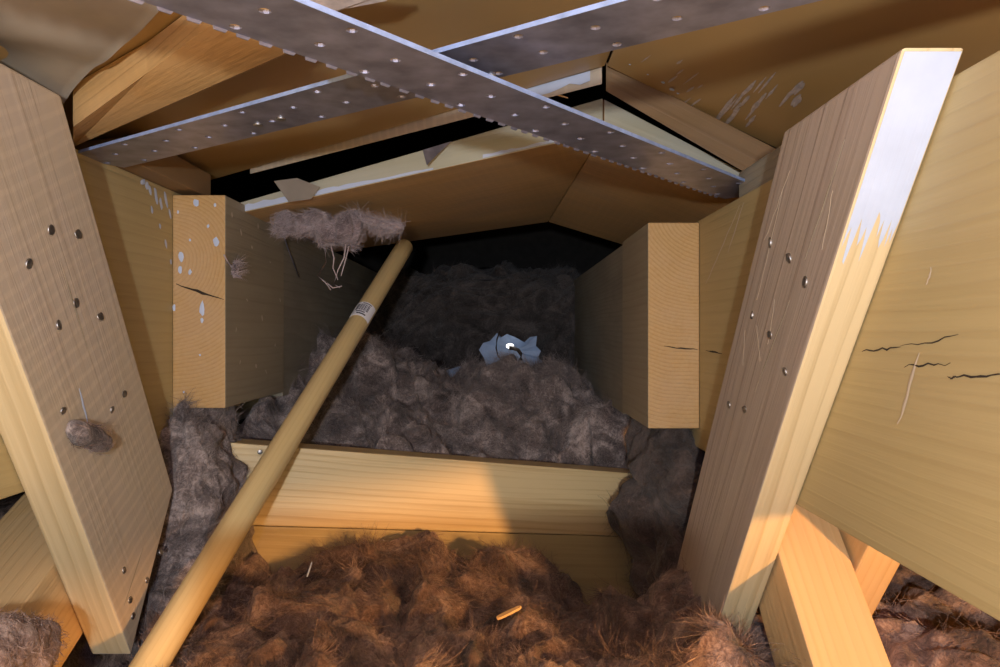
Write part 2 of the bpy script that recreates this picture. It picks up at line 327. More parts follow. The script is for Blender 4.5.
for a, b_ in (((745,330),(743,365)), ((757,325),(760,362)), ((775,300),(768,345)), ((833,190),(822,250)), ((790,170),(765,240)), ((783,190),(757,300))):
    sliver('scuff_or_glare', jag(PX(*a, .1937), PX(*b_, .1937), 8, .0006), .0018, (-1,0,0), M_strut, sR)
def paint_patch(A, B, C, D, nrm, parent, n=26, jag_=.35, th=.0005, mat=None):
    # strip from edge A-B (straight) to edge D-C (ragged along the grain)
    nrm = Vector(nrm).normalized(); vs = []; fs = []; r = 0
    for i in range(n+1):
        f = i/n; r = max(-1, min(1, r*.5+random.uniform(-.9, .9))); a = A.lerp(B, f); d = D.lerp(C, f); d = a.lerp(d, 1+jag_*r)
        vs += [a+nrm*th, d+nrm*th*.4]
    for i in range(n): q = i*2; fs.append((q, q+1, q+3, q+2))
    return mesh_obj('paint_patch', vs, fs, mat or M_paint, parent)
tn = Vector((0, -1, -.74)).normalized()
def eR_pt(x, z): return V(x, yR(z), z)
paint_patch(eR_pt(.1955,.1365), eR_pt(XR-.002,.1365), eR_pt(XR-.002,.060), eR_pt(.1955,.048), tn, sR, jag_=.18)
def splat(pt, nrm, a, b_, parent, rot=0.0, mat=None):
    q = Vector(nrm).to_track_quat('Z', 'Y'); n = 9; vs = [pt+q @ Vector((0,0,.0009))]
    for i in range(n):
        t = 2*math.pi*i/n; r = random.uniform(.75, 1.15); u = Vector((a*r*math.cos(t), b_*r*math.sin(t), .0001))
        u.rotate(Quaternion((0,0,1), rot)); vs.append(pt+q @ u)
    return mesh_obj('paint_spot', vs, [(0, 1+i, 1+(i+1) % n) for i in range(n)], mat or M_paint, parent, True)
for x, y, a, b_ in ((196,203,3.2,4),(216,242,3,6),(181,257,2.6,5),(180,270,2.4,4.5),(190,272,1.8,3),(202,309,2.6,8),(202,320,1.6,3),(174,308,1.6,4),(208,226,1.4,1.8),(190,240,1.2,1.4),(200,355,1.2,1.2),(184,392,1,1.2),(215,205,1.5,2),(178,212,1,2)):
    splat(onY(x, y), (0,-1,0), a*FY/F, b_*FY/F, eL)
for x, y, a, b_ in ((150,190,2,5),(156,196,2,8),(161,203,1.8,7),(152,210,1.5,4),(166,200,2,10),(170,214,1.5,6),(160,226,1.4,3),(166,244,1.4,5),(171,262,1.3,3),(147,186,2.5,4),(143,182,3,3)):
    splat(PX(x, y, XL+.0004), (1,0,0), a*.0018, b_*.0011, bL, rot=.35)
for x, y in ((232,215),(241,232),(258,226),(252,247),(270,262),(247,300),(262,318),(236,330),(275,345),(256,366),(266,372),(240,362),(280,300)):
    splat(PX(x, y, XL+.0604), (1,0,0), random.uniform(.001,.0025), random.uniform(.002,.005), eL, rot=random.uniform(0,3), mat=M_strut)

# ------------------------------------------------------------------ roof: rafter, ridge boards, shim
mL = hexa('ridge_batten', [P(602,66,.748), P(250,164,.91), P(250,174,.91), P(602,84,.748), P(602,66,.772), P(250,164,.935), P(250,174,.935), P(602,84,.772)], M_strut, bevel=.001); tag(mL, 'thin batten edge along the left roof board beside the black gap', 'batten', 'ridge battens')
mR = hexa('ridge_batten', [P(606,62,.752), P(800,161,.765), P(790,199,.765), P(606,91,.752), P(606,62,.775), P(800,161,.785), P(790,199,.785), P(606,91,.775)], M_batt, bevel=.001); tag(mR, 'brown batten edge along the right roof board beside the black gap', 'batten', 'ridge battens')
FL = P(236,214,.875); FA = P(603,133,.80); FR = P(752,196,.80); RL = P(335,252,1.43); RA = P(548,222,1.40); RR = P(640,250,1.36)
def ridge_board(name, a, b_, c, d, h, lab):
    up = [Vector((0,0,q)) for q in h]; o = hexa(name, [a, b_, c, d, a+up[0], b_+up[1], c+up[1], d+up[0]], M_ridge, bevel=.0015, L=b_-a, W=d-a); tag(o, lab, 'roof board', 'far ridge boards'); return o
FLx = FL+(FL-FA)*.10; RLx = RL+(RL-RA)*.10
FRx = FR+(FR-FA)*.10; RRx = RR+(RR-RA)*.5
rbL = ridge_board('ridge_board', FLx, FA, RA, RLx, (.010,.039), 'long brown ridge board at left, propped by the round stick')
rbR = ridge_board('ridge_board', FA+Vector((.0012,0,0)), FRx, RRx, RA+Vector((.0012,0,0)), (.038,.020), 'short brown ridge board at right, mitred against the longer one')
fnL = (FA-FLx).cross(Vector((0,0,1))).normalized(); fnL = fnL if fnL.y < 0 else -fnL
face_mat(rbL, M_wash, 1, -1); face_mat(rbR, M_wash, 1, -1)
def fl(t, h): return FLx.lerp(FA, t)+Vector((0,0,h))+fnL*.0003
paint_patch(fl(.04,.001), fl(.60,.001), fl(.60,.003), fl(.04,.0105), fnL, rbL, n=40, jag_=.2)
paint_patch(fl(.72,.0015), fl(.99,.0015), fl(.99,.004), fl(.72,.005), fnL, rbL, n=24, jag_=.3)
fnR = (FRx-FA).cross(Vector((0,0,1))).normalized(); fnR = fnR if fnR.y < 0 else -fnR
def fr_(t, h): return FA.lerp(FRx, t)+Vector((0,0,h))+fnR*.0003
paint_patch(fr_(.35,.001), fr_(.95,.001), fr_(.95,.008), fr_(.35,.006), fnR, rbR, n=24, jag_=.4)
mn = Vector((.2,-1,0)).normalized()
paint_patch(P(590,71,.7475), P(330,144,.889), P(330,149,.889), P(590,79,.7475), mn, mL, n=30, jag_=.4)
# torn splintered scraps on the ridge board front
def scrap(name, pts, th, mat, lab, cat):
    n = (pts[1]-pts[0]).cross(pts[2]-pts[0]).normalized(); k = len(pts)
    vs = pts+[p+n*th for p in pts]; fs = [tuple(range(k)), tuple(range(2*k-1, k-1, -1))]+[(i, (i+1) % k, k+(i+1) % k, k+i) for i in range(k)]
    o = mesh_obj(name, vs, fs, mat); 
    if lab: tag(o, lab, cat)
    return o
s1 = scrap('foil_scrap', [P(274,181,.83), P(297,178,.84), P(320,187,.85), P(311,199,.845), P(289,202,.835)], .0012, M_foil, 'torn pale foil scrap lying at the left end of the ridge board', 'foil scrap')
s2 = scrap('foil_scrap', [P(423,150,.80), P(452,141,.815), P(440,152,.81), P(427,165,.80)], .001, M_metal, 'small shiny foil scrap stuck on the long ridge board', 'foil scrap')
for o in (s1, s2): o['group'] = 'foil scraps'
# near rafter at upper left
rf = [P(73,127,.575), P(147,73,.525), P(246,-2,.45), P(330,34,.50), P(292,52,.531), P(73,147,.638)]
rn = Vector((.1,-.25,1)).normalized()
o = scrap('rafter', [p for p in rf], -.055, M_beam, 'short rafter at upper left with a pale front face and chipped corner', 'rafter')
# thickness must go upwards
me = o.data
k = len(rf)
for i in range(k): q = Vector(rf[i]); me.vertices[k+i].co = Vector((q.x, q.y, max(q.z+.006, BA.z+(BL.z-BA.z)*(BA.x-q.x)/(BA.x-BL.x)-.002)))
me.update(); grain(o, rf[1]-rf[0], rf[5]-rf[0]); rafter = o; me.materials[0] = M_ridge
splat(P(110,116,.592)-Vector((0,0,.0006)), (0,0,-1), .004, .0035, rafter)
splat(P(114,112,.588)-Vector((0,0,.0006)), (0,0,-1), .003, .004, rafter)
# packing strip on the right beam, and the block on the left beam
sh = hexa('packing_strip', [V(XR+.002,.50,.1285), V(XR+.002,.685,.1285), V(XR+.002,.685,.153), V(XR+.002,.50,.152), V(XR+.05,.50,.1285), V(XR+.05,.685,.1285), V(XR+.05,.685,.153), V(XR+.05,.50,.152)], M_grey, L=(0,1,0)); tag(sh, 'small pale packing strip on top of the right long beam', 'packing strip')
pk = hexa('packing_block', [V(-.425,.69,.1615), V(-.345,.69,.1615), V(-.345,.86,.1615), V(-.425,.86,.1615), V(-.425,.69,.183), V(-.345,.69,.190), V(-.345,.86,.190), V(-.425,.86,.183)], M_batt, L=(0,1,0)); tag(pk, 'brown packing block on the left long beam under the roof board', 'packing block')

# lamp glare painted as pale streaks on the right roof board, and chips along the ridge
nR = (BR-BA).cross(Vector((0,1,0))).normalized(); nR = nR if nR.z < 0 else -nR
def onR(px, py):
    r = P(px, py, 1)-V(0,0,0); return V(0,0,0)+r*((BA-V(0,0,0)).dot(nR)/r.dot(nR))
M_glare_foil = plain('pale_glare_and_foil', (.50,.42,.38), rough=.45, var=.25, scale=120)  # pale colour of the painted glare streaks and the foil flap
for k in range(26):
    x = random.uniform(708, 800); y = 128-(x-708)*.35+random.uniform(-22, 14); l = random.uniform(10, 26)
    sliver('scuff_or_glare', [onR(x+l*f*.75, y-l*f*.9)+nR*.0002 for f in (0,.2,.4,.6,.8,1)], random.uniform(.0012,.0045), nR, M_glare_foil, dr, lift=.0002)
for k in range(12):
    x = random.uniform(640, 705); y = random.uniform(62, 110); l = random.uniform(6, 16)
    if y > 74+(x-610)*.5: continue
    sliver('scuff_or_glare', [onR(x+l*f*.8, y-l*f*.6)+nR*.0002 for f in (0,.25,.5,.75,1)], random.uniform(.001,.003), nR, M_glare_foil, dr, lift=.0002)
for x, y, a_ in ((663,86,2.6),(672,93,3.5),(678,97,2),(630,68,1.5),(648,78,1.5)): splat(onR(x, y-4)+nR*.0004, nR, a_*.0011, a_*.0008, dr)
fp_ = scrap('foil_scrap', [P(285,-14,.455), P(408,-14,.455), P(386,1,.47), P(345,9,.48), P(304,22,.49)], .0015, M_glare_foil, 'pale torn flap hanging at the top edge above the front strap', 'foil scrap'); fp_['group'] = 'foil scraps'

# ------------------------------------------------------------------ perforated steel straps
def strap(name, A, B, width, th, lab, teeth, side=-1):
    L = (B-A); ln = L.length; u = L.normalized(); up = Vector((0,0,1)); v = up.cross(u).normalized(); n = u.cross(v)
    rows = 4; cell = width/rows; nx = int(round(ln/cell)); cl = ln/nx
    bm = bmesh.new(); cache = {}
    def vert(a, b_, h):
        key = (round(a*1e5), round(b_*1e5), h)
        if key not in cache: cache[key] = bm.verts.new(A+u*a+v*(b_-width/2)+n*(th if h else 0))
        return cache[key]
    for i in range(nx):
        for j in range(rows):
            x0, x1, y0, y1 = i*cl, (i+1)*cl, j*cell, (j+1)*cell
            hole = (i+3*(j % 2)) % 6 == 0
            if hole:
                cx, cy, r = (x0+x1)/2, (y0+y1)/2, .0030
                outer = [(x1,cy),(x1,y1),(cx,y1),(x0,y1),(x0,cy),(x0,y0),(cx,y0),(x1,y0)]
                outer = [(x1,y1),(x0,y1),(x0,y0),(x1,y0)]
                ang = [math.pi/4*k for k in range(8)]
                for h in (0, 1):
                    inn = [vert(cx+r*math.cos(a+math.pi/8), cy+r*math.sin(a+math.pi/8), h) for a in ang]
                    # inn k at angle 22.5+45k ; corners at 45,135,225,315
                    cor = [vert(*p, h) for p in outer]
                    for q in range(4):
                        fs = [cor[q], inn[(2*q+1) % 8], inn[(2*q) % 8]]
                        bm.faces.new(fs if h else fs[::-1])
                        f2 = [cor[q], cor[(q+1) % 4], inn[(2*q+2) % 8], inn[(2*q+1) % 8]]
                        bm.faces.new(f2 if h else f2[::-1])
                    if h == 0: low = inn
                for q in range(8): bm.faces.new((low[q], low[(q+1) % 8], inn[(q+1) % 8], inn[q]))
            else:
                for h in (0, 1):
                    f = [vert(x0,y0,h), vert(x1,y0,h), vert(x1,y1,h), vert(x0,y1,h)]
                    bm.faces.new(f if h else f[::-1])
    for i in range(nx):
        for y in (0, width): 
            a, b_ = i*cl, (i+1)*cl
            bm.faces.new((vert(a,y,0), vert(b_,y,0), vert(b_,y,1), vert(a,y,1)))
    o = bm_obj(name, bm, M_metal); tag(o, lab, 'steel strap', 'perforated steel straps')
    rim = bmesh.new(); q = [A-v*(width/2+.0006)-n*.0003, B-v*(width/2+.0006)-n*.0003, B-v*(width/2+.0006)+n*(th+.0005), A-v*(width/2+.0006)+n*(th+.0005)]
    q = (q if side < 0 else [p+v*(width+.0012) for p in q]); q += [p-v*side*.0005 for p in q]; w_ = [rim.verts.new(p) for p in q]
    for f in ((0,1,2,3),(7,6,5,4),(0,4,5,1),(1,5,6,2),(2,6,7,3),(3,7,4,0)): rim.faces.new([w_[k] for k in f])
    bm_obj('edge_glint_strip', rim, M_zinc_glint, o)  # thin strip added to paint the glint along the strap edge
    if teeth:     # punched burrs along the far edge
        tb = bmesh.new(); s = width/2*teeth
        for i in range(int(ln/.0125)):
            c = A+u*(i*.0125+random.uniform(0,.002))+v*(s*.985)
            q = [c-u*.0036, c+u*.0036, c+u*.0028-n*.0012+v*.0008*teeth, c-u*.0028-n*.0012+v*.0008*teeth]
            q += [p+v*.0007*teeth for p in q]; w_ = [tb.verts.new(p) for p in q]
            for f in ((0,1,2,3),(7,6,5,4),(0,4,5,1),(1,5,6,2),(2,6,7,3),(3,7,4,0)): tb.faces.new([w_[k] for k in f])
        bo = bm_obj('punched_burr_edge', tb, M_metal, o); bo['kind'] = 'stuff'
    return o
z1 = .141
a = P(748,196,z1*F/(333.5-196)); b_ = P(330,42,z1*F/(333.5-42)); b_ = b_+(b_-a)*.45
st1 = strap('steel_strap', b_, a, .050, .0018, 'perforated steel strap crossing in front, running to the right long beam', 1)
z2 = .158
a = P(105,160,z2*F/(333.5-160)); b_ = P(640,22,z2*F/(333.5-22)); a = a+(a-b_)*.03; b_ = b_+(b_-a)*.7
st2 = strap('steel_strap', a, b_, .052, .0018, 'perforated steel strap behind, running up from the left long beam', 0)
for x, y in ((258,124),(281,118)): disc_nail(P(x, y, z2*F/(333.5-y))-Vector((0,0,.0006)), (0,0,-1), .0035, st2)
disc_nail(P(491,76,z2*F/(333.5-76))-Vector((0,0,.0006)), (0,0,-1), .004, st2)

# ------------------------------------------------------------------ cross boards between the beams
cb = [P(222,442,.845), P(642,474,1.03), P(648,537,1.03), P(232,525,.845)]
bk = Vector((-.36,1,0)).normalized()
cU = hexa('cross_board', cb+[p+bk*.045 for p in cb], M_cross, L=cb[1]-cb[0], W=(0,0,1), bevel=.002, off=(1.2,.09,.06)); tag(cU, 'upper yellow cross board with fine grain, behind the leaning stick', 'board', 'stacked cross boards')
c2 = [P(232,525.4,.847), P(648,537.4,1.032), P(648,606,1.032), P(232,600,.847)]
cD = hexa('cross_board', c2+[p+bk*.04 for p in c2], M_beam, L=cb[1]-cb[0], W=(0,0,1), bevel=.002); tag(cD, 'lower cross board sunk in the wool, mostly in shadow', 'board', 'stacked cross boards')
fn = (cb[1]-cb[0]).cross(Vector((0,0,1))).normalized()
disc_nail(P(260,452,.856), fn, .003, cU)

hc = box('torch_block_rail', -.15, .075, .165, .187, -.165, -.092, M_beam, axis='x'); tag(hc, 'unseen pine rail added below the view to block the torch', 'rail')  # added out of view to keep torch light off front wool and lower board
# ------------------------------------------------------------------ the round stick
T0 = P(405,246,1.19); B0 = V(-.2838,.61,-.26)
ax = (T0-B0).normalized(); B1 = B0-ax*.19; R_ = .0142
def tube(name, A, B, r, mat, parent=None, seg=28, wob=0.0):
    u = (B-A).normalized(); q = u.to_track_quat('Z', 'Y'); ln = (B-A).length; bm = bmesh.new(); rings = []
    prof = [(0, r*.93), (.0015, r)]+[(ln*k/20, r) for k in range(1, 20)]+[(ln-.003, r), (ln-.001, r*.93), (ln, r*.82)]
    for h, rr in prof:
        rings.append([bm.verts.new(A+q @ Vector((rr*math.cos(2*math.pi*k/seg), rr*math.sin(2*math.pi*k/seg), h))) for k in range(seg)])
    for X, Y in zip(rings, rings[1:]):
        for k in range(seg): bm.faces.new((X[k], X[(k+1) % seg], Y[(k+1) % seg], Y[k]))
    bm.faces.new(rings[0][::-1]); bm.faces.new(rings[-1])
    return bm_obj(name, bm, mat, parent, True)
stk = tube('round_stick', B1, T0, R_, M_stick); grain(stk, ax, (1,0,0), off=(2,.03,.02)); tag(stk, 'round wooden broom stick leaning up under the long ridge board', 'stick')
# paper label with bar code on the stick
def on_stick(s, ang, r):
    side = ax.cross(Vector((0,-1,0))).normalized()   # to one side
    front = side.cross(ax).normalized()
    if front.y > 0: front = -front
    return B0+ax*s+(front*math.cos(ang)+side*math.sin(ang))*r
s_mid = None
best = 9
for k in range(2000):
    s = k*.0006; p = B0+ax*s; px = 500+p.x/p.y*F
    if abs(px-361.5) < best: best = abs(px-361.5); s_mid = s
def patch(name, s0, s1, a0, a1, r, mat, parent, na=10):
    vs = []; fs = []
    for i in range(na+1):
        a_ = a0+(a1-a0)*i/na; vs += [on_stick(s0, a_, r), on_stick(s1, a_, r), on_stick(s0, a_, r-.0004), on_stick(s1, a_, r-.0004)]
    for i in range(na):
        q = i*4; fs += [(q, q+1, q+5, q+4), (q+2, q+6, q+7, q+3), (q, q+4, q+6, q+2), (q+1, q+3, q+7, q+5)]
    fs += [(0,2,3,1), (na*4, na*4+1, na*4+3, na*4+2)]
    return mesh_obj(name, vs, fs, mat, parent, False)
lb = patch('paper_label', s_mid-.015, s_mid+.019, -1.15, 1.25, R_+.0005, M_paper, stk); lb['label'] = 'white paper label with bar code'
aa = -.75
while aa < .55:
    wd = random.choice((.03, .05, .08)); patch('bar', s_mid-.002, s_mid+.013, aa, aa+wd, R_+.0008, M_ink, lb, 2); aa += wd+random.choice((.04, .07))
for k, (s0, s1, a0, a1) in enumerate(((-.006,-.004,-.6,.3), (-.011,-.0085,-.4,.5), (.015,.0165,-.3,.6))): patch('print_line', s_mid+s0, s_mid+s1, a0, a1, R_+.0008, M_ink, lb, 6)

# ------------------------------------------------------------------ mineral wool
def tps(pts, drop=0.0):
    p = np.array([[q.x, q.y, q.z] for q in pts]); n = len(p)
    def U(r2): return r2*np.log(r2+1e-9)
    d2 = ((p[:,None,:2]-p[None,:,:2])**2).sum(-1); K = U(d2)+np.eye(n)*2e-4
    Pm = np.c_[np.ones(n), p[:,:2]]; A = np.block([[K, Pm], [Pm.T, np.zeros((3,3))]])
    s = np.linalg.solve(A, np.r_[p[:,2], 0, 0, 0])
    def f(x, y):
        q = np.c_[x, y]; d2 = ((q[:,None,:]-p[None,:,:2])**2).sum(-1)
        return U(d2) @ s[:n]+s[n]+q @ s[n+1:]-drop
    return f
def wool_disp(co, nrm, amp, seed, stretch=None, fine=1.0):
    q = co.copy()+seed
    if stretch is not None: q = q @ np.array(stretch) if np.ndim(stretch) == 2 else q*np.array(stretch)
    wq = q+.045*noise3(q*7)+.018*noise3(q*21)
    d = .55*fbm(wq*9, 3)
    d = d+.75*(np.abs(noise(wq*(16,16,11)))*2-.5)+.34*(np.abs(noise(wq*46+noise3(wq*15)*.6))*2-.5)*fine
    d = d+.16*fine*(np.abs(noise(wq*105))*2-.5)+.05*fine*noise(wq*230)
    return co+nrm*(amp*d)[:,None]+amp*.5*noise3(q*16)+amp*.22*fine*noise3(q*60)
def grid_faces(nx, ny, wrap=False):
    i, j = np.meshgrid(np.arange(nx-1 if not wrap else nx), np.arange(ny-1), indexing='ij'); i = i.ravel(); j = j.ravel(); i2 = (i+1) % nx
    return np.stack([i*ny+j, i2*ny+j, i2*ny+j+1, i*ny+j+1], 1)
def np_mesh(name, co, faces, mat, parent=None):
    me = bpy.data.meshes.new(name); me.vertices.add(len(co)); me.vertices.foreach_set('co', co.astype(np.float32).ravel())
    nf, k = faces.shape; me.loops.add(nf*k); me.loops.foreach_set('vertex_index', faces.astype(np.int32).ravel())
    me.polygons.add(nf); me.polygons.foreach_set('loop_start', np.arange(0, nf*k, k, dtype=np.int32)); me.polygons.foreach_set('loop_total', np.full(nf, k, np.int32))
    me.polygons.foreach_set('use_smooth', np.ones(nf, bool)); me.update(); me.validate(); me.materials.append(mat)
    return link(bpy.data.objects.new(name, me), parent)
def fibres(co, nrm, n, parent, mat, ln=.022, lift=.004, width=.00019, curl=.5, droop=0.0):
    idx = rng.integers(0, len(co), n); p = co[idx]+rng.normal(size=(n,3))*.001; nn = nrm[idx]
    t = noise3(p*13+5)*2.2+noise3(p*45)*.8+rng.normal(size=(n, 3))*.28; t -= nn*(t*nn).sum(1)[:,None]*.8; t /= np.linalg.norm(t, axis=1)[:,None]+1e-9
    L = ln*rng.uniform(.25, 1.3, n); K = 4; pts = []; cur = p-nn*.0006; b2 = rng.normal(size=(n,3))
    for k in range(K):
        pts.append(cur); t = t+curl*b2*.35+rng.normal(size=(n,3))*.2*curl; t[:,2] -= droop; t /= np.linalg.norm(t, axis=1)[:,None]
        cur = cur+t*(L/(K-1))[:,None]+nn*(lift*rng.uniform(0,1,n)**2/K*math.cos(k/(K-1)*math.pi*.7)*1.6)[:,None]
    pts = np.stack(pts, 1)
    side = np.cross(np.gradient(pts, axis=1), rng.normal(size=(n,1,3))); side /= np.linalg.norm(side, axis=2)[:,:,None]+1e-9
    wd = width*rng.uniform(.5, 1.5, (n,1,1))*np.linspace(1, .4, K)[None,:,None]
    vs = np.stack([pts-side*wd, pts+side*wd], 2).reshape(-1, 3)
    base = (np.arange(n)*K*2)[:,None]+np.arange(K-1)[None,:]*2; base = base.ravel()
    o = np_mesh('fibres', vs, np.stack([base, base+1, base+3, base+2], 1), mat, parent); o['kind'] = 'stuff'; return o
def vnormals(o):
    n = np.empty(len(o.data.vertices)*3, np.float32); o.data.vertices.foreach_get('normal', n); return n.reshape(-1, 3)
def wool_field(name, x0, x1, y0, y1, f, amp, mat, lab, step=.0035, seed=0.0, nf=3000, fmat=None, stretch=None, floor=-.40, clip=None, shear=(0,0), fine=1.0, fln=.018, flift=.002):
    nx, ny = int((x1-x0)/step), int((y1-y0)/step); X, Y = np.meshgrid(np.linspace(x0,x1,nx), np.linspace(y0,y1,ny), indexing='ij'); X, Y = X, Y+(X-x0)*(shear[0]+(shear[1]-shear[0])*(Y-y0)/(y1-y0))
    z = f(X.ravel(), Y.ravel()); co = np.stack([X.ravel(), Y.ravel(), z], 1)
    zz = z.reshape(nx, ny); gx, gy = np.gradient(zz, (x1-x0)/(nx-1), (y1-y0)/(ny-1)); nr = np.stack([-gx.ravel(), -gy.ravel(), np.ones(nx*ny)], 1); nr /= np.linalg.norm(nr, axis=1)[:,None]
    co = wool_disp(co, nr, amp, seed, stretch, fine)
    # round the rim down to the boards
    ex = np.minimum(np.arange(nx), nx-1-np.arange(nx))[:,None]; ey = np.minimum(np.arange(ny), ny-1-np.arange(ny))[None,:]; e = np.minimum(ex, ey).ravel()
    k = np.clip(1-e/6.0, 0, 1)**2; co[:,2] = co[:,2]*(1-k)+(ZC+floor)*k
    co[:,2] = np.maximum(co[:,2], ZC+floor)
    if clip is not None: co = clip(co)
    o = np_mesh(name, co, grid_faces(nx, ny), mat); tag(o, lab, 'insulation', 'loose mineral wool', 'stuff')
    if nf: fibres(co[e > 8], vnormals(o)[e > 8], nf, o, fmat or M_fib, ln=fln, lift=flift)
    return o
def wool_lump(name, c, r, amp, mat, lab, rot=None, nu=150, nv=90, seed=0.0, nf=1500, fmat=None, power=.8, stretch=None, group='loose mineral wool', ln=.022, lift=.004, kind='stuff', droop=0.0):
    u = np.linspace(0, 2*math.pi, nu, endpoint=False); v = np.linspace(-math.pi/2+.02, math.pi/2-.02, nv); Ug, Vg = np.meshgrid(u, v, indexing='ij')
    sp = lambda t: np.sign(t)*np.abs(t)**power
    d = np.stack([sp(np.cos(Vg))*sp(np.cos(Ug)), sp(np.cos(Vg))*sp(np.sin(Ug)), sp(np.sin(Vg))], -1).reshape(-1, 3)
    co = d*np.array(r); nr = d/np.array(r); nr /= np.linalg.norm(nr, axis=1)[:,None]
    if rot is not None: M = np.array(rot.to_matrix()); co = co @ M.T; nr = nr @ M.T
    co = co+np.array(c)
    co = wool_disp(co, nr, amp, seed, stretch, .55)
    co[:,2] = np.maximum(co[:,2], ZC-.419)
    o = np_mesh(name, co, grid_faces(nu, nv, True)[:, ::-1], mat); tag(o, lab, 'insulation', group, kind)
    if nf: fibres(co, vnormals(o)*1.0, nf, o, fmat or M_fib, ln=ln, lift=lift, droop=droop)
    return o
from mathutils import Euler
def E(x, y, z): return Euler((math.radians(x), math.radians(y), math.radians(z)))

# front wool, between the viewer and the cross boards
fp = [P(250,560,.79), P(330,562,.81), P(430,556,.84), P(520,556,.87), P(565,590,.88), P(610,620,.88), P(650,625,.86), P(690,560,.74), P(722,600,.68), P(760,625,.62), P(690,610,.62),
      P(300,620,.64), P(450,620,.64), P(560,640,.62), P(640,672,.66), P(665,655,.62), P(715,640,.57), P(200,640,.62), P(140,655,.66), P(170,600,.74), P(205,575,.80), V(-.2,.5,-.285), V(-.2,.4,-.27), V(0,.4,-.25), V(.2,.4,-.27), V(-.4,.4,-.30), V(.35,.4,-.30), V(.0,.25,-.27), V(-.3,.25,-.3), V(.3,.25,-.3), V(-.42,.7,-.30), V(.4,.6,-.33), V(.4,.8,-.36)]
wool_field('mineral_wool', -.36, .27, .20, .815, tps(fp, .014), .030, M_woolF, 'reddish brown mineral wool filling the foreground before the cross boards', seed=0, nf=120000, step=.0024, fine=.5, fln=.024, flift=.0017, shear=(0,.36))
# mound behind the boards
mp = [P(180,425,.88), P(240,408,.97), P(330,380,1.14), P(368,347,1.2), P(400,357,1.2), P(432,394,1.19), P(470,374,1.16), P(500,376,1.14), P(560,382,1.14), P(590,398,1.14), P(645,425,1.08), P(622,412,1.12), P(660,440,1.0),
      V(.3,1.0,-.16), V(.3,1.3,-.14), P(240,436,.93), P(400,444,1.0), P(520,452,1.06), P(630,468,1.12), P(320,420,1.03), P(450,425,1.07), P(560,430,1.09), P(430,372,1.35), P(500,385,1.3), P(560,385,1.3), P(360,345,1.4), P(300,360,1.4), P(620,400,1.3), V(-.25,1.5,-.10), V(0,1.5,-.13), V(.2,1.5,-.12), V(-.36,.8,-.15), V(.25,.9,-.2)]
wool_field('mineral_wool', -.36, .30, .885, 1.5, tps(mp, .008), .034, M_woolG, 'greyish mound of mineral wool heaped behind the upper cross board', seed=5.3, nf=85000, fmat=M_fibG, step=.0028, shear=(.36,0), fine=.45, fln=.028, flift=.003)
# wool at both ends of the cross boards
wool_lump('mineral_wool', V(-.345,.825,-.225), (.046,.08,.14), .026, M_woolG, 'grey wool pad stuffed between left strut and cross board', seed=2.2, nf=16000, fmat=M_fibG)
wool_lump('mineral_wool', V(-.325,.775,-.335), (.055,.09,.10), .022, M_woolG, 'low grey wool pad beneath the left strut foot', seed=8.1, nf=9000, fmat=M_fibG)
wool_lump('mineral_wool', V(.214,.90,-.235), (.042,.10,.150), .026, M_woolShade, 'wool column between cross board end and right strut, torch shadow in its colour', seed=3.7, nf=14000, fmat=M_fibShade)  # shadow on this column is painted in by its dark wool
_a = np.array([.80,0,.60]); _b = np.array([-.60,0,.80]); FOLD = .35*np.outer(_a,_a)+1.9*np.outer(_b,_b)+np.diag([0,1.,0])   # diagonal folds
# wool wall at the end of the tunnel
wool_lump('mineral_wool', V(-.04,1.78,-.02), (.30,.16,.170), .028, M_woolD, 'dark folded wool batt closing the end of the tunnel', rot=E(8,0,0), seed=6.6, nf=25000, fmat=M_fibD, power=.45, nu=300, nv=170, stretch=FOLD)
# wool outside the beams
op = [V(.3,.2,-.30), V(.9,.2,-.30), V(.3,.9,-.28), V(.9,.9,-.27), V(.6,.6,-.28), V(.45,.55,-.25)]
wool_field('mineral_wool', .30, 1.0, .25, 1.3, tps(op), .022, M_woolF, 'brown wool lying beyond the right long beam', seed=9.4, nf=40000, step=.004, fine=.5)
op = [V(-.4,.2,-.30), V(-.9,.2,-.30), V(-.42,.9,-.30), V(-.9,.9,-.27), V(-.6,.6,-.29)]
wool_field('mineral_wool', -1.0, -.375, .25, 1.3, tps(op), .020, M_woolF, 'brown wool lying beyond the left long beam', seed=12.4, nf=8000, step=.006)

wool_lump('mineral_wool', P(2,672,.50), (.028,.04,.032), .012, M_woolF, 'small tan wool pad in the bottom left corner before the pale brace', seed=11.2, ln=.008, lift=.001, nf=4000, nu=110, nv=70)
# hanging tufts
def strand(name, pts, r, mat, parent=None, seg=5):
    bm = bmesh.new(); rings = []
    for i, p in enumerate(pts):
        t = (pts[min(i+1, len(pts)-1)]-pts[max(i-1, 0)]).normalized(); q = t.to_track_quat('Z', 'Y'); rr = r*(1-.4*i/len(pts))
        rings.append([bm.verts.new(p+q @ Vector((rr*math.cos(2*math.pi*k/seg), rr*math.sin(2*math.pi*k/seg), 0))) for k in range(seg)])
    for X, Y in zip(rings, rings[1:]):
        for k in range(seg): bm.faces.new((X[k], X[(k+1) % seg], Y[(k+1) % seg], Y[k]))
    bm.faces.new(rings[0][::-1]); bm.faces.new(rings[-1])
    return bm_obj(name, bm, mat, parent, True)
M_tuft = woolmat('pinkish_wool_tuft', (.08,.058,.060), (.25,.195,.20), (.46,.39,.40))
M_tfib = plain('tuft_fibre', (.40,.33,.33), rough=.7, var=.3, scale=80)
tf = wool_lump('wool_tuft', P(318,228,.90), (.050,.022,.014), .022, M_tuft, 'pinkish wool tuft snagged under the left end of the ridge board', rot=E(0,6,0), seed=1.4, nf=5000, fmat=M_tfib, group='snagged wool tufts', ln=.013, lift=.0012, kind=None, droop=.05)
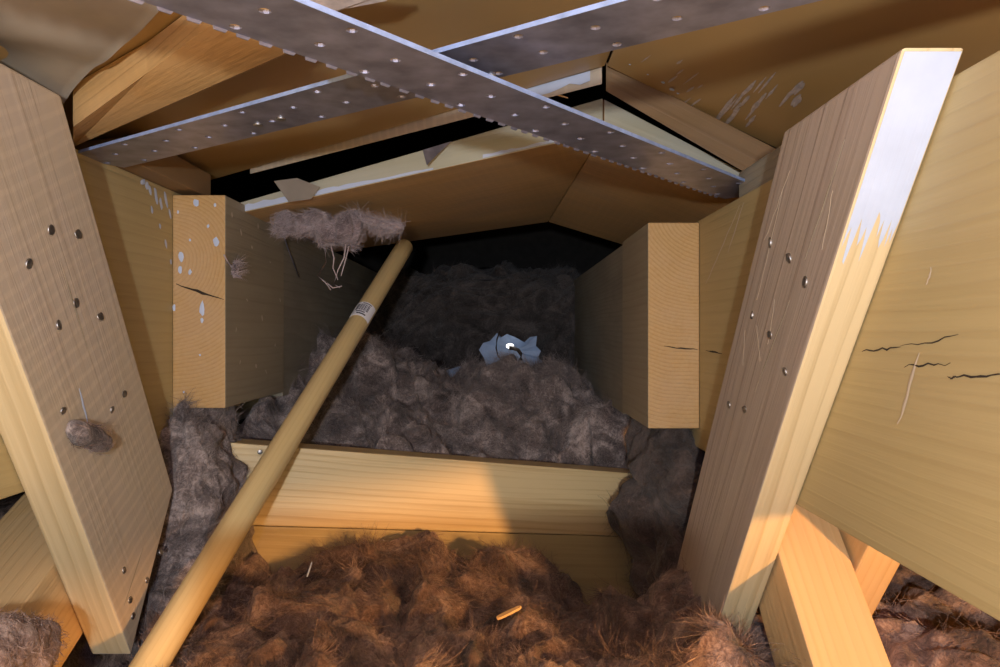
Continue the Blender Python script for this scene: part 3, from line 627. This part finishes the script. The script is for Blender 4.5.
tf2 = wool_lump('wisp', P(375,222,.90), (.036,.012,.009), .010, M_tuft, None, rot=E(0,10,0), seed=4.4, nf=3000, fmat=M_tfib, ln=.02, lift=.0015, nu=80, nv=50, kind=None)
for kk in ('category', 'group', 'kind'):
    if kk in tf2: del tf2[kk]
for c in list(tf2.children): c.parent = tf
tf2.parent = tf
for pts in (((325,248),(326,262),(318,276),(325,282),(331,290)), ((331,246),(334,258),(333,268),(338,280)), ((346,244),(344,258),(338,270),(334,284),(340,288)), ((349,246),(345,262),(341,276)), ((327,283),(333,288),(342,286))):
    strand('strand', [P(x, y, .885) for x, y in pts], .0010, M_tfib, tf)
t2 = wool_lump('wool_tuft', P(86,436,.575)+Vector((.004,0,0)), (.008,.027,.009), .004, M_woolG, 'small grey wool tuft hanging on the left strut', rot=E(-25,0,0), seed=7.4, nf=160, nu=70, nv=45, group='snagged wool tufts', ln=.012, lift=.001, kind=None)
t3 = wool_lump('wool_tuft', PX(234,270,XL+.064), (.003,.006,.009), .004, M_tuft, 'tiny pale wool tuft on the side of the left beam end', seed=3.1, nf=200, nu=50, nv=30, fmat=M_tfib, group='snagged wool tufts', ln=.015, kind=None)
strand('strand', [PX(x, y, XL+.062) for x, y in ((224,255),(228,262),(233,268),(236,276))], .001, M_tfib, t3)
# wire hanging by the big tuft
wr = strand('bent_wire', [PX(283,232,XL+.066), PX(286,243,XL+.064), PX(293,262,XL+.062), PX(299,277,XL+.0605)], .0012, M_metal); tag(wr, 'thin bent wire on the left beam below the big wool tuft', 'wire')
# splinters lying on the front wool
def splinter(name, A, B, r, mat, lab):
    u = (B-A).normalized(); s = u.cross(Vector((0,0,1))).normalized(); t = s.cross(u)
    vs = []
    for k, (f, wd) in enumerate(((0,.35),(.12,.9),(.5,1.0),(.88,.8),(1,.3))):
        c = A.lerp(B, f); vs += [c+s*r*wd+t*r*.4, c-s*r*wd+t*r*.5, c-s*r*wd-t*r*.4, c+s*r*wd-t*r*.4]
    fs = [(0,1,2,3), (16,19,18,17)]
    for k in range(4):
        q = k*4; fs += [(q+i, q+4+i, q+4+(i+1) % 4, q+(i+1) % 4) for i in range(4)]
    return tag(mesh_obj(name, vs, fs, mat), lab, 'splinter', 'wood splinters')
splinter('wood_splinter', P(497,633,.60)+Vector((0,0,.012)), P(521,621,.61)+Vector((0,0,.012)), .0024, M_chip, 'orange wood chip lying on the front wool')
splinter('wood_splinter', P(307,590,.66)+Vector((0,0,.012)), P(312,577,.665)+Vector((0,0,.014)), .0007, M_paint, 'thin pale splinter standing in the front wool')
splinter('wood_splinter', P(544,91,.78), P(568,98,.775), .0012, M_chip, 'pale splinter at the ridge below the roof board')

# ------------------------------------------------------------------ foil at upper left
def foil_sheet():
    E0 = P(62,102,.575); E1 = P(176,-4,.445); u = (E1-E0); nx, ny = 60, 60; co = np.zeros((nx*ny, 3)); k = 0
    n0 = np.array(E0-u*.6); uu = np.array(u*2.4); vv = np.array([-.42, -.24, .015])
    for i in range(nx):
        for j in range(ny): co[k] = n0+uu*i/(nx-1)+vv*j/(ny-1); k += 1
    dz = .010*noise(co*8)+.005*noise(co*22+3); co[:,2] += dz
    top = co+np.array([0,0,.003]); f = grid_faces(nx, ny); fa = np.vstack([f, f[:, ::-1]+nx*ny])
    b_ = [i*ny for i in range(nx)]; rim = np.array([[b_[i], b_[i+1], b_[i+1]+nx*ny, b_[i]+nx*ny] for i in range(nx-1)])
    return np_mesh('roof_foil', np.vstack([co, top]), np.vstack([fa, rim]), M_foil)
tag(foil_sheet(), 'creased grey roof foil in the upper left corner', 'foil')

# ------------------------------------------------------------------ light at the end of the attic
sp = [(479,350),(483,343),(490,341),(497,333),(500,338),(507,334),(515,337),(522,341),(528,344),(530,337),(537,336),(536,346),(541,351),(538,357),(543,362),(541,368),(535,369),(524,372),(510,372),(497,372),(487,368),(484,358)]
sh = [P(x, y, 1.42) for x, y in sp]
c = sum(sh, Vector())/len(sh); vs = [c+Vector((0,.012,0))]+sh+[p+Vector((0,.002,0)) for p in sh]; n = len(sh)
fs = [(0, 1+i, 1+(i+1) % n) for i in range(n)]+[(1+i, 1+n+i, 1+n+(i+1) % n, 1+(i+1) % n) for i in range(n)]
o = mesh_obj('plastic_sheet', vs, fs, M_blue); tag(o, 'torn pale blue plastic sheet around the light at the tunnel end', 'plastic sheet', 'blue sheets at the tunnel end')
s3 = scrap('plastic_sheet', [P(433,384,1.36), P(444,371,1.37), P(460,366,1.37), P(466,372,1.36), P(452,388,1.35)], .002, M_blue, 'small blue sheet scrap left of the light, in the wool', 'plastic sheet'); s3['group'] = 'blue sheets at the tunnel end'
lr = bpy.data.objects.new('small_lamp', None); link(lr); lr.location = P(512,347,1.40); tag(lr, 'small lit lamp with a dark hook at the end of the tunnel', 'lamp')
def local(o): 
    o.data.transform(Matrix.Translation(-lr.location)); return o
bm = bmesh.new(); bmesh.ops.create_uvsphere(bm, u_segments=14, v_segments=9, radius=.0065, matrix=Matrix.Translation(P(510,346,1.40)) @ Matrix.Diagonal((1.2,.7,.8,1)))
bulb = local(bm_obj('bulb', bm, M_glow, lr, True))
hk = local(strand('hook', [P(x, y, 1.375) for x, y in ((509,348),(513,348),(518,350),(521,354),(521,359),(518,363))], .0042, M_hole, lr, seg=8))
ring = local(strand('socket_wire', [P(x, y, 1.385) for x, y in ((500,331),(497,339),(496,348),(498,356),(503,362))], .0016, M_hole, lr, seg=6))
d = bpy.data.lights.new('bulb_light', 'POINT'); d.energy = .010; d.color = (.75,.85,1.0); d.shadow_soft_size = .006
bo = bpy.data.objects.new('bulb_light', d); link(bo, lr); bo.location = (.004, -.03, .006)
